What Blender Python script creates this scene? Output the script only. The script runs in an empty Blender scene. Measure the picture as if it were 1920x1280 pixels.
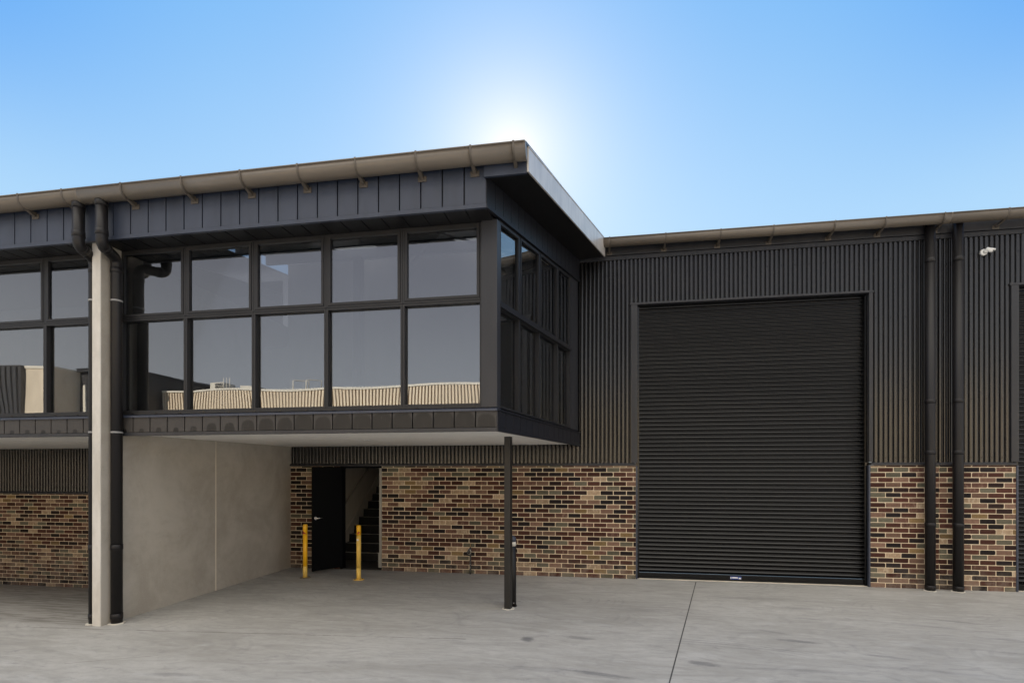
import bpy, math, random
from mathutils import Vector
R = math.radians
random.seed(7)
sc = bpy.context.scene
COL = sc.collection

# ------------------------------------------------------------------ camera
cam = bpy.data.cameras.new('camera'); co = bpy.data.objects.new('camera', cam); COL.objects.link(co)
co.location = (0, 0, 2.0); co.rotation_euler = (R(90), 0, R(9.7))
cam.sensor_width = 36; cam.lens = 36*990/1920; cam.shift_y = 242/1920
cam.clip_start = .05; cam.clip_end = 2000
sc.camera = co
# ------------------------------------------------------------------ sky and sun
SUN_EL, SUN_AZ = 31.0, -9.7          # azimuth measured clockwise from +Y
world = bpy.data.worlds.new('World'); sc.world = world; world.use_nodes = True
wn = world.node_tree; bg = wn.nodes['Background']
sky = wn.nodes.new('ShaderNodeTexSky'); sky.sky_type = 'NISHITA'; sky.sun_disc = False
sky.sun_elevation = R(SUN_EL); sky.sun_rotation = R(SUN_AZ)
sky.air_density = 1.0; sky.dust_density = 1.0; sky.ozone_density = 2.0; sky.altitude = 0
SKY = .12; GAIN = 2**1.15                # sky radiances below are written as displayed values
def wmath(op, a, b_=None, clamp=False):
    nd = wn.nodes.new('ShaderNodeMath'); nd.operation = op; nd.use_clamp = clamp
    for i, v in enumerate((a, b_)):
        if v is None: continue
        if isinstance(v, (int, float)): nd.inputs[i].default_value = v
        else: wn.links.new(v, nd.inputs[i])
    return nd.outputs[0]
def wstep(v, a, b_, c=0., d=1.):
    nd = wn.nodes.new('ShaderNodeMapRange'); nd.interpolation_type = 'SMOOTHSTEP'
    wn.links.new(v, nd.inputs[0])
    for i, q in enumerate((a, b_, c, d)): nd.inputs[i+1].default_value = q
    return nd.outputs[0]
def wmix(f, a, b_, mode='MIX'):
    nd = wn.nodes.new('ShaderNodeMix'); nd.data_type = 'RGBA'; nd.blend_type = mode; nd.clamp_factor = True
    for i, v in ((0, f), (6, a), (7, b_)):
        if isinstance(v, (int, float)): nd.inputs[i].default_value = v
        elif isinstance(v, tuple): nd.inputs[i].default_value = (*v, 1)
        else: wn.links.new(v, nd.inputs[i])
    return nd.outputs[2]
wdir = wn.nodes.new('ShaderNodeTexCoord').outputs['Generated']
def wdot(v):
    nd = wn.nodes.new('ShaderNodeVectorMath'); nd.operation = 'DOT_PRODUCT'; wn.links.new(wdir, nd.inputs[0]); nd.inputs[1].default_value = v
    return nd.outputs['Value']
def dirv(az, el): return (math.sin(R(az))*math.cos(R(el)), math.cos(R(az))*math.cos(R(el)), math.sin(R(el)))
def lum(c): return tuple(x/SKY/GAIN for x in c)
elev = wmath('MULTIPLY', wmath('ARCSINE', wdot((0, 0, 1))), 180/math.pi)
sang = wmath('MULTIPLY', wmath('ARCCOSINE', wdot(dirv(SUN_AZ, SUN_EL))), 180/math.pi)
blue = wmix(wstep(elev, 14, 46), lum((.44, .685, .92)), lum((.14, .44, .88)))
blue = wmix(wmath('MULTIPLY', wstep(sang, 22, 52), wstep(elev, 20, 37)), blue, lum((.03, .30, .88)))
blue = wmix(wstep(elev, -2, 14), lum((.72, .76, .78)), blue)
def wexp(v): return wmath('POWER', 2.71828, wmath('MULTIPLY', v, -1.0))
g1 = wmath('MULTIPLY', wexp(wmath('DIVIDE', sang, 4.2)), .88)
g2 = wmath('MULTIPLY', wexp(wmath('POWER', wmath('DIVIDE', sang, 19.0), 2.0)), .12)
glow = wmath('ADD', g1, g2)
front = wmix(wmath('MULTIPLY', glow, 1.0), blue, lum((1.02, 1.0, .96)))
# hazier, paler sky away from the sun and bright overhead and rear patches added to fill the shade
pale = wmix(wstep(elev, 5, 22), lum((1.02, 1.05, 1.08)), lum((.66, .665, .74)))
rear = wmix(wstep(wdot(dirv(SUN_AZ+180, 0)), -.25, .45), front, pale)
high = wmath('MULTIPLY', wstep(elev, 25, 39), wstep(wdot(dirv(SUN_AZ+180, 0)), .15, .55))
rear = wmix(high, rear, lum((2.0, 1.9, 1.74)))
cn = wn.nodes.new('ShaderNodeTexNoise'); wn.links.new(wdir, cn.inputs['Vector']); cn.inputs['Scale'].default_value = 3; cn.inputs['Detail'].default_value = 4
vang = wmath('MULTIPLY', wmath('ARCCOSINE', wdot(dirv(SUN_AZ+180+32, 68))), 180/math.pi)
sky_fill = wmath('MULTIPLY', wstep(vang, 20, 45, 1, 0), wstep(cn.outputs[0], .2, .6, .8, 1))
cust = wmix(sky_fill, rear, lum((2.45, 2.30, 2.08)))
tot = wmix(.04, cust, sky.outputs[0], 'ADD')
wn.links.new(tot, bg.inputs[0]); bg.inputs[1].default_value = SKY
sl = bpy.data.lights.new('sun', 'SUN'); so = bpy.data.objects.new('sun', sl); COL.objects.link(so)
sl.energy = 5.0; sl.angle = R(.5); sl.color = (1, .93, .82)
sd = Vector((math.sin(R(SUN_AZ))*math.cos(R(SUN_EL)), math.cos(R(SUN_AZ))*math.cos(R(SUN_EL)), math.sin(R(SUN_EL))))
so.rotation_euler = sd.to_track_quat('Z', 'Y').to_euler(); so.location = (-5, 30, 30)
sc.view_settings.view_transform = 'Standard'; sc.view_settings.look = 'None'
sc.view_settings.exposure = 1.15; sc.view_settings.gamma = 1
sc.render.engine = 'CYCLES'
sc.cycles.max_bounces = 10; sc.cycles.transparent_max_bounces = 24

# ------------------------------------------------------------------ node helpers
class NT:
    def __init__(s, name):
        s.m = bpy.data.materials.new(name); s.m.use_nodes = True
        s.t = s.m.node_tree; s.b = s.t.nodes['Principled BSDF']; s.out = s.t.nodes['Material Output']
    def n(s, typ, **kw):
        nd = s.t.nodes.new(typ)
        for k, v in kw.items(): setattr(nd, k, v)
        return nd
    def put(s, sock, v):
        if hasattr(v, 'links') or isinstance(v, bpy.types.NodeSocket): s.t.links.new(v, sock)
        else: sock.default_value = v
    def math(s, op, a, b=None, c=None, clamp=False):
        nd = s.n('ShaderNodeMath', operation=op, use_clamp=clamp)
        s.put(nd.inputs[0], a)
        if b is not None: s.put(nd.inputs[1], b)
        if c is not None: s.put(nd.inputs[2], c)
        return nd.outputs[0]
    def sstep(s, v, a, b, x=0., y=1.):
        nd = s.n('ShaderNodeMapRange', interpolation_type='SMOOTHSTEP')
        s.put(nd.inputs[0], v); s.put(nd.inputs[1], a); s.put(nd.inputs[2], b); s.put(nd.inputs[3], x); s.put(nd.inputs[4], y)
        return nd.outputs[0]
    def mix(s, f, a, b, mode='MIX'):
        nd = s.n('ShaderNodeMix', data_type='RGBA', blend_type=mode)
        s.put(nd.inputs[0], f)
        for i, v in ((6, a), (7, b)):
            s.put(nd.inputs[i], (*v, 1) if isinstance(v, tuple) and len(v) == 3 else v)
        return nd.outputs[2]
    def obj(s):
        return s.n('ShaderNodeNewGeometry').outputs['Position']
    def xyz(s, v):
        nd = s.n('ShaderNodeSeparateXYZ'); s.put(nd.inputs[0], v); return nd.outputs
    def mapping(s, v, scale=(1, 1, 1), rot=(0, 0, 0)):
        nd = s.n('ShaderNodeMapping'); s.put(nd.inputs[0], v); nd.inputs[3].default_value = scale; nd.inputs[2].default_value = rot
        return nd.outputs[0]
    def noise(s, v, scale, detail=3, rough=.55, dist=0):
        nd = s.n('ShaderNodeTexNoise'); s.put(nd.inputs['Vector'], v); nd.inputs['Scale'].default_value = scale
        nd.inputs['Detail'].default_value = detail; nd.inputs['Roughness'].default_value = rough; nd.inputs['Distortion'].default_value = dist
        return nd.outputs[0]
    def bump(s, h, dist, strength=1.0, normal=None):
        nd = s.n('ShaderNodeBump'); s.put(nd.inputs['Height'], h); nd.inputs['Distance'].default_value = dist; nd.inputs['Strength'].default_value = strength
        if normal is not None: s.put(nd.inputs['Normal'], normal)
        s.t.links.new(nd.outputs[0], s.b.inputs['Normal']); return nd.outputs[0]
    def set(s, color=None, rough=None, metal=None, spec=None, coat=None):
        b = s.b.inputs
        if color is not None: s.put(b['Base Color'], (*color, 1) if isinstance(color, tuple) and len(color) == 3 else color)
        if rough is not None: s.put(b['Roughness'], rough)
        if metal is not None: s.put(b['Metallic'], metal)
        if spec is not None: s.put(b['IOR'], spec)
        if coat is not None: s.put(b['Coat Weight'], coat)
        return s

def painted(name, col, rough=.35, var=.12, bump=.0015, bscale=3, ior=1.5, scale=6, stretch=(1, 1, .25), fine=.12):
    t = NT(name); p = t.obj()
    n = t.noise(t.mapping(p, stretch), scale, 5)
    f = t.sstep(n, .3, .7, 1-var, 1+var)
    cn = t.n('ShaderNodeVectorMath', operation='SCALE'); cn.inputs[0].default_value = col; t.put(cn.inputs['Scale'], f)
    n2 = t.noise(p, 40, 4)
    t.set(cn.outputs[0], t.math('MULTIPLY_ADD', n2, fine, rough-fine/2), 0, ior)
    if bump: t.bump(t.noise(p, bscale, 2), bump)
    return t.m

M = {}
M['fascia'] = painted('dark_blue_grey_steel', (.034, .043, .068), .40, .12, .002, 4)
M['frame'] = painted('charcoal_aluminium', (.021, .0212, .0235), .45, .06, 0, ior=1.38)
M['fascia_dark'] = painted('shaded_side_steel', (.012, .0125, .017), .45, .12, 0)  # same steel as the fascia, with the side's shade put into its colour
M['trim'] = painted('charcoal_flashing', (.032, .033, .038), .38, .08, .001, 5, ior=1.38)
M['corr'] = painted('charcoal_corrugated_steel', (.011, .0105, .011), .21, .15, 0, ior=1.6, fine=0)
M['shutter'] = painted('black_shutter_steel', (.0018, .0018, .0022), .19, .15, 0, ior=1.47, stretch=(.3, 1, 1), fine=0)
M['pipe'] = painted('black_pipe_plastic', (.0095, .0085, .0092), .45, .15, 0, ior=1.4)
M['post'] = painted('black_post_paint', (.011, .010, .009), .42, .2, .0008, 20)
M['gutter'] = painted('bronze_gutter_steel', (.140, .118, .094), .36, .07, .001, 6, stretch=(.25, 1, 1))
M['bracket'] = painted('bronze_bracket_steel', (.088, .074, .060), .45, .1, 0)
M['barge'] = painted('silvery_charcoal_barge', (.50, .47, .43), .30, .15, .0015, 5, ior=1.8)
M['soffit_dark'] = painted('black_soffit_lining', (.012, .0115, .012), .5, .1, 0, ior=1.3)
M['ceiling'] = painted('white_plaster_ceiling', (.86, .835, .79), .8, .03, 0)
M['inner'] = painted('offwhite_interior_wall', (.55, .52, .47), .8, .05, 0)
M['floor_in'] = painted('dark_interior_floor', (.05, .048, .045), .6, .2, 0)
M['tread'] = painted('black_carpet_tread', (.012, .012, .012), .9, .2, 0)
M['nosing'] = painted('grey_stair_nosing', (.30, .29, .26), .6, .1, 0)
M['roof'] = painted('charcoal_roof_steel', (.06, .06, .062), .4, .15, 0)
M['beam'] = painted('galvanised_purlin', (.25, .25, .25), .5, .1, 0)
M['chrome'] = painted('satin_chrome', (.7, .68, .64), .2, .05, 0)
bpy.data.materials['satin_chrome'].node_tree.nodes['Principled BSDF'].inputs['Metallic'].default_value = 1
M['white'] = painted('white_camera_plastic', (.82, .82, .80), .35, .02, 0)
M['lens'] = painted('black_camera_glass', (.008, .008, .01), .08, 0, 0)
M['door'] = painted('black_door_paint', (.003, .003, .0034), .6, .1, 0, ior=1.18)
M['seal'] = painted('pale_joint_sealant', (.66, .60, .50), .8, .1, 0)
M['yellow_new'] = painted('bright_yellow_paint', (.97, .52, .012), .35, .05, 0)
M['yellow_dull'] = painted('dusty_yellow_film', (.90, .60, .13), .45, .12, 0)
M['red_tape'] = painted('red_reflective_tape', (.42, .02, .012), .3, .05, 0)
M['white_tape'] = painted('white_label_paper', (.75, .75, .72), .6, .05, 0)
M['blue_tag'] = painted('blue_tag_enamel', (.05, .09, .35), .35, .05, 0)
M['zinc'] = painted('dull_zinc_plate', (.20, .17, .11), .5, .3, 0)
M['brass'] = painted('aged_brass', (.30, .17, .06), .4, .2, 0)
M['iron'] = painted('dirty_grey_pipe', (.05, .05, .047), .5, .5, 0, scale=30)
M['grout'] = painted('pale_grout', (.6, .57, .5), .9, .1, 0)
M['tan'] = painted('pale_cream_wall_steel', (.84, .685, .485), .5, .05, 0)
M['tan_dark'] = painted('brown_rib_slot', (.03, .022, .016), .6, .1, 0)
M['capping'] = painted('cream_capping', (.78, .71, .58), .5, .05, 0)
M['far_dark'] = painted('dark_far_cladding', (.035, .033, .034), .5, .15, 0)
M['far_tan'] = painted('tan_far_panel', (.72, .60, .44), .8, .12, 0, scale=2)

# white-grey concrete wall with cloudy stains and pin holes
def concrete_wall_mat():
    t = NT('grey_precast_concrete'); p = t.obj()
    n1 = t.noise(p, 1.1, 6, .6, .6); n2 = t.noise(p, 6, 6, .7); n3 = t.noise(p, 90, 3)
    v = t.n('ShaderNodeTexVoronoi'); t.put(v.inputs['Vector'], p); v.inputs['Scale'].default_value = 5.5
    hole = t.sstep(v.outputs['Distance'], .012, .03, 0, 1)
    f = t.math('ADD', t.math('MULTIPLY', n1, .75), t.math('MULTIPLY', n2, .25))
    c = t.mix(t.sstep(f, .36, .64), (.36, .325, .275), (.47, .435, .38))
    c = t.mix(t.sstep(n3, .35, .75, 0, .25), c, (.52, .49, .44))
    c = t.mix(hole, (.12, .11, .1), c)
    t.set(c, .8)
    t.bump(t.math('ADD', t.math('MULTIPLY', n2, .5), t.math('MULTIPLY', hole, .5)), .002)
    return t.m
M['concrete'] = concrete_wall_mat()

def pier_mat():
    t = NT('pale_concrete_edge'); p = t.obj()
    n = t.noise(t.mapping(p, (1, 1, .4)), 4, 6, .65); n3 = t.noise(p, 120, 3)
    c = t.mix(t.sstep(n, .3, .7), (.50, .475, .43), (.64, .615, .57))
    c = t.mix(t.sstep(n3, .62, .72, 0, .5), c, (.25, .23, .2))
    t.set(c, .85); t.bump(n3, .002); return t.m
M['pier'] = pier_mat()

# lower band: dusty pans with darker rubbed domes, their size changing from pan to pan
def band_mat():
    t = NT('dusty_charcoal_pan'); p = t.obj(); x, y, z = t.xyz(p)
    k = t.math('DIVIDE', t.math('ADD', x, 21.888), .2585)
    u = t.math('SUBTRACT', t.math('FRACT', k), .5); idx = t.math('FLOOR', k)
    wn_ = t.n('ShaderNodeTexWhiteNoise', noise_dimensions='1D'); t.put(wn_.inputs['W'], idx)
    grow = t.sstep(x, -5.9, -3.6, .35, 1.12)
    size = t.math('MULTIPLY', grow, t.math('MULTIPLY_ADD', wn_.outputs[0], .22, .82))
    h = t.math('DIVIDE', t.math('SUBTRACT', z, 2.50), .215)
    nz = t.noise(p, 14, 4, .6)
    uu = t.math('DIVIDE', u, t.math('MULTIPLY', size, .46)); hh = t.math('DIVIDE', h, t.math('MULTIPLY', size, .86))
    r = t.math('SQRT', t.math('ADD', t.math('MULTIPLY', t.math('POWER', t.math('ABSOLUTE', uu), 3.0), 1), t.math('MULTIPLY', t.math('POWER', t.math('ABSOLUTE', hh), 3.0), 1)))
    r = t.math('ADD', r, t.math('MULTIPLY_ADD', nz, .3, -.15))
    inside = t.sstep(r, .80, 1.08, 1, 0)
    fine = t.noise(t.mapping(p, (1, 1, .2)), 30, 5, .7)
    dust = t.mix(fine, (.040, .037, .036), (.070, .064, .060))
    clean = t.mix(fine, (.012, .0117, .012), (.022, .021, .021))
    streak = t.sstep(t.noise(t.mapping(p, (1, 1, .08)), 55, 3, .7), .62, .75, 0, .35)
    c = t.mix(streak, t.mix(inside, dust, clean), (.12, .115, .115))
    t.set(c, t.mix(inside, (.52,)*3, (.36,)*3), None, 1.36); t.bump(t.noise(p, 4, 2), .002); return t.m
M['band'] = band_mat()

# ground
def ground_mat():
    t = NT('broomed_grey_concrete'); p = t.obj(); x, y, z = t.xyz(p)
    big = t.noise(t.mapping(p, (.35, .8, 1)), .9, 6, .62, .8)
    mid = t.noise(t.mapping(p, (.55, 2.2, 1), (0, 0, R(6))), 2.3, 7, .66, 1.2)
    fine = t.noise(p, 160, 3, .7)
    broom = t.noise(t.mapping(p, (2, 55, 1), (0, 0, R(-4))), 2.0, 4, .7)
    f = t.math('ADD', t.math('MULTIPLY', big, .45), t.math('MULTIPLY', mid, .55))
    c = t.mix(t.sstep(f, .36, .64), (.315, .305, .280), (.465, .455, .428))
    mott = t.noise(t.mapping(p, (1, 1.6, 1), (0, 0, R(20))), 7, 6, .72, .6)
    c = t.mix(t.sstep(mott, .42, .72, 0, .45), c, (.27, .264, .25))
    grit = t.noise(p, 55, 4, .8)
    c = t.mix(t.sstep(grit, .60, .75, 0, .5), c, (.22, .215, .205))
    patch = t.sstep(t.noise(t.mapping(p, (.9, 3.0, 1), (0, 0, R(-9))), 1.7, 6, .7, 2.0), .54, .70, 0, .6)
    c = t.mix(patch, c, (.235, .232, .23))
    pale = t.sstep(t.noise(t.mapping(p, (.5, 1.6, 1), (0, 0, R(14))), 1.3, 6, .68, 1.5), .54, .72, 0, .6)
    c = t.mix(pale, c, (.50, .50, .485))
    c = t.mix(t.sstep(broom, .3, .75, 0, .2), c, (.48, .47, .45))
    c = t.mix(t.sstep(fine, .3, .8, 0, .28), c, (.20, .197, .187))
    # swirling trowel rings
    ring = t.n('ShaderNodeTexWave', wave_type='RINGS', rings_direction='Z', wave_profile='SIN')
    vr = t.n('ShaderNodeTexVoronoi', feature='F1'); t.put(vr.inputs['Vector'], t.mapping(p, (.55, .75, 0))); vr.inputs['Scale'].default_value = 1
    rr = t.math('SINE', t.math('MULTIPLY', vr.outputs['Distance'], 95))
    gate = t.sstep(t.noise(p, 1.9, 3), .5, .62)
    c = t.mix(t.math('MULTIPLY', t.sstep(rr, .2, 1, 0, .2), gate), c, (.19, .19, .19))
    # bay to the left of the party wall is brushed and darker
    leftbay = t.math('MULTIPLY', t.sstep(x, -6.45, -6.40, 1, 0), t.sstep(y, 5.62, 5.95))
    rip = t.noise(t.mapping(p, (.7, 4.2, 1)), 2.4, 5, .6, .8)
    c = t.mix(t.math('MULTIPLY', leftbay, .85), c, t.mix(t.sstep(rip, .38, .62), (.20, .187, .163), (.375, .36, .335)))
    wob = t.math('MULTIPLY_ADD', t.noise(p, 3, 3), .05, -.025)
    def line(x0, y0, x1, y1, w, wobble=0.0):
        L = math.hypot(x1-x0, y1-y0); nx, ny = -(y1-y0)/L, (x1-x0)/L
        d = t.math('ADD', t.math('ADD', t.math('MULTIPLY', x, nx), t.math('MULTIPLY', y, ny)), -(x0*nx+y0*ny))
        if wobble: d = t.math('ADD', d, t.math('MULTIPLY', wob, wobble))
        d = t.math('ABSOLUTE', d)
        s_ = t.math('ADD', t.math('MULTIPLY', t.math('ADD', x, -x0), (x1-x0)/L), t.math('MULTIPLY', t.math('ADD', y, -y0), (y1-y0)/L))
        end = t.math('MULTIPLY', t.math('GREATER_THAN', s_, 0), t.math('LESS_THAN', s_, L))
        return t.math('MULTIPLY', t.sstep(d, w*.6, w*1.3, 1, 0), end)
    c = t.mix(line(1.666, 9.94, -1.2, -3.2, .007), c, (.05, .048, .045))
    crackgate = t.sstep(t.noise(p, 2.6, 4, .7), .40, .56, .15, .75)
    c = t.mix(t.math('MULTIPLY', line(-9.5, 5.42, -1.6, 6.10, .011, .9), crackgate), c, (.16, .15, .135))
    c = t.mix(t.math('MULTIPLY', line(-5.5, 4.62, -4.75, 5.0, .008, 1.0), .5), c, (.18, .17, .15))
    # stains and tyre scuffs: (x, y, length, width, angle, darkness)
    gn = t.noise(p, 9, 5, .75); streaks = t.noise(t.mapping(p, (1.2, 16, 1), (0, 0, R(-8))), 3, 4, .7)
    for (mx, my, l, w, a, k) in ((-.88, 6.22, .09, .12, 0, .75), (-.28, 6.37, .22, .07, -8, .5), (2.25, 6.68, .26, .06, -10, .62), (1.04, 5.74, .20, .08, -12, .62),
                                 (2.83, 8.27, .3, .1, 0, .3), (-.02, 5.27, .42, .05, -10, .6), (-.55, 5.3, .5, .1, 0, .25), (3.0, 6.28, .25, .05, -12, .5), (2.1, 7.0, .22, .05, -25, .35), (4.1, 7.6, .6, .07, -14, .28),
                                 (-2.7, 5.15, .25, .06, 10, .3), (-4.2, 4.55, .3, .06, 8, .35), (1.9, 5.7, 1.0, .05, 2, .22), (3.2, 5.9, .9, .06, -6, .25), (.6, 7.8, .5, .12, 5, .18), (2.3, 8.8, .8, .12, 0, .2), (4.6, 7.9, .35, .05, -15, .4), (4.9, 7.1, .5, .06, -15, .3), (-2.0, 8.2, .9, .2, 0, .12), (-3.5, 7.0, .8, .15, 10, .12),
                                 (-1.25, 8.0, .03, .02, 0, .7), (.1, 8.3, .03, .02, 0, .7), (.25, 8.29, .02, .015, 0, .6), (1.5, 5.05, .9, .04, -4, .25)):
        ca, sa = math.cos(R(a)), math.sin(R(a))
        dx = t.math('ADD', x, -mx); dy = t.math('ADD', y, -my)
        e = t.math('DIVIDE', t.math('ADD', t.math('MULTIPLY', dx, ca), t.math('MULTIPLY', dy, sa)), l)
        g = t.math('DIVIDE', t.math('SUBTRACT', t.math('MULTIPLY', dy, ca), t.math('MULTIPLY', dx, sa)), w)
        rad = t.math('SQRT', t.math('ADD', t.math('MULTIPLY', e, e), t.math('MULTIPLY', g, g)))
        rad = t.math('ADD', rad, t.math('MULTIPLY_ADD', gn, 1.2, -.6))
        mk = t.math('MULTIPLY', t.sstep(rad, .35, 1.15, min(1, k*1.25), 0), t.sstep(streaks, .32, .6, .45, 1))
        c = t.mix(mk, c, (.13, .13, .135))
    # curved tyre marks
    for (ax, ay, rad0, w, a0, a1, k) in ((.95, 3.5, 3.02, .012, 58, 96, .55), (.95, 3.5, 2.95, .018, 62, 98, .45), (.95, 3.5, 3.10, .008, 52, 90, .35), (.95, 3.5, 2.86, .01, 50, 92, .3),
                                         (-.5, 2.4, 2.85, .02, 70, 84, .4), (3.9, 4.4, 2.3, .03, 60, 88, .25)):
        dx = t.math('ADD', x, -ax); dy = t.math('ADD', y, -ay)
        d = t.math('SQRT', t.math('ADD', t.math('MULTIPLY', dx, dx), t.math('MULTIPLY', dy, dy)))
        an = t.math('MULTIPLY', t.math('ARCTAN2', dy, dx), 180/math.pi)
        mk = t.math('MULTIPLY', t.sstep(t.math('ABSOLUTE', t.math('SUBTRACT', d, rad0)), 0, w, k, 0), t.math('MULTIPLY', t.sstep(an, a0, a0+12), t.sstep(an, a1-5, a1, 1, 0)))
        mk = t.math('MULTIPLY', mk, t.sstep(gn, .35, .6, .35, 1))
        c = t.mix(mk, c, (.10, .105, .125))
    t.set(c, t.math('MULTIPLY_ADD', f, .25, .60))
    h = t.math('ADD', t.math('MULTIPLY', broom, .4), t.math('ADD', t.math('MULTIPLY', fine, .3), t.math('MULTIPLY', mid, .6)))
    t.bump(h, .004, .7)
    return t.m
M['ground'] = ground_mat()

def brick_mat(name, col, var=.25, speck=None):
    t = NT(name); p = t.obj(); g = t.n('ShaderNodeNewGeometry')
    r = g.outputs['Random Per Island']
    n = t.noise(p, 26, 5, .7); n2 = t.noise(t.mapping(p, (1, 1, .3)), 120, 3, .7); n3 = t.noise(t.mapping(p, (2.2, 1, 1)), 9, 4, .6)
    f = t.math('MULTIPLY', t.math('MULTIPLY_ADD', r, var*1.6, 1-var*.8), t.math('MULTIPLY_ADD', n, 1.0, .5))
    f = t.math('MULTIPLY', f, t.math('MULTIPLY_ADD', n2, .5, .75))
    cn = t.n('ShaderNodeVectorMath', operation='SCALE'); cn.inputs[0].default_value = [q*.86 for q in col]; t.put(cn.inputs['Scale'], f)
    c = cn.outputs[0]
    zz = t.xyz(p)[2]
    c = t.mix(t.math('MULTIPLY', t.sstep(zz, .02, .45, .5, 0), t.sstep(t.noise(p, 5, 4, .7), .35, .65)), c, (.26, .22, .18))
    if speck: c = t.mix(t.sstep(n3, .48, .66, 0, .75), c, speck)
    t.set(c, .85, None, 1.25); t.bump(n2, .003); return t.m
BR = [(brick_mat('dark_red_brick', (.080, .034, .025), .35), 27), (brick_mat('charcoal_brick', (.024, .019, .019), .35), 16), (brick_mat('plum_black_brick', (.034, .020, .018), .25), 7),
      (brick_mat('grey_green_brick', (.135, .125, .090), .3), 13), (brick_mat('dusky_pink_brick', (.20, .122, .088), .35), 14), (brick_mat('pink_brown_mottled_brick', (.13, .067, .05), .3, (.23, .15, .11)), 13),
      (brick_mat('cream_flecked_brick', (.40, .29, .19), .25, (.52, .43, .32)), 6), (brick_mat('ochre_brick', (.23, .155, .075), .35), 4)]
def mortar_mat():
    t = NT('cream_mortar'); p = t.obj(); n = t.noise(p, 60, 4); n1 = t.noise(p, 3, 4)
    t.set(t.mix(t.math('ADD', t.math('MULTIPLY', n, .5), t.math('MULTIPLY', n1, .5)), (.60, .49, .34), (.78, .66, .48)), .9); t.bump(n, .003); return t.m
M['mortar'] = mortar_mat()

def glass_mat(name, tint, refl, col=(1, 1, 1)):
    t = NT(name); t.t.nodes.remove(t.b)
    lw = t.n('ShaderNodeFresnel'); lw.inputs[0].default_value = 1.5
    f = t.math('MULTIPLY_ADD', lw.outputs[0], 1-refl, refl, clamp=True)
    g = t.n('ShaderNodeBsdfGlossy'); g.inputs['Color'].default_value = (*col, 1); g.inputs['Roughness'].default_value = 0.0
    tr = t.n('ShaderNodeBsdfTransparent'); tr.inputs[0].default_value = (*tint, 1)
    mx = t.n('ShaderNodeMixShader'); t.put(mx.inputs[0], f); t.t.links.new(tr.outputs[0], mx.inputs[1]); t.t.links.new(g.outputs[0], mx.inputs[2])
    t.t.links.new(mx.outputs[0], t.out.inputs[0]); return t.m
def skylight_mat():
    t = NT('milky_skylight_sheet'); t.set((.8, .8, .78), .5)
    tr = t.n('ShaderNodeBsdfTranslucent'); tr.inputs[0].default_value = (.75, .74, .70, 1)
    mx = t.n('ShaderNodeMixShader'); mx.inputs[0].default_value = .7
    t.t.links.new(t.b.outputs[0], mx.inputs[1]); t.t.links.new(tr.outputs[0], mx.inputs[2]); t.t.links.new(mx.outputs[0], t.out.inputs[0]); return t.m
M['skylight'] = skylight_mat()
M['glass'] = glass_mat('tinted_reflective_glass', (.46, .48, .52), .145, (.94, .96, .99))

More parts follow.
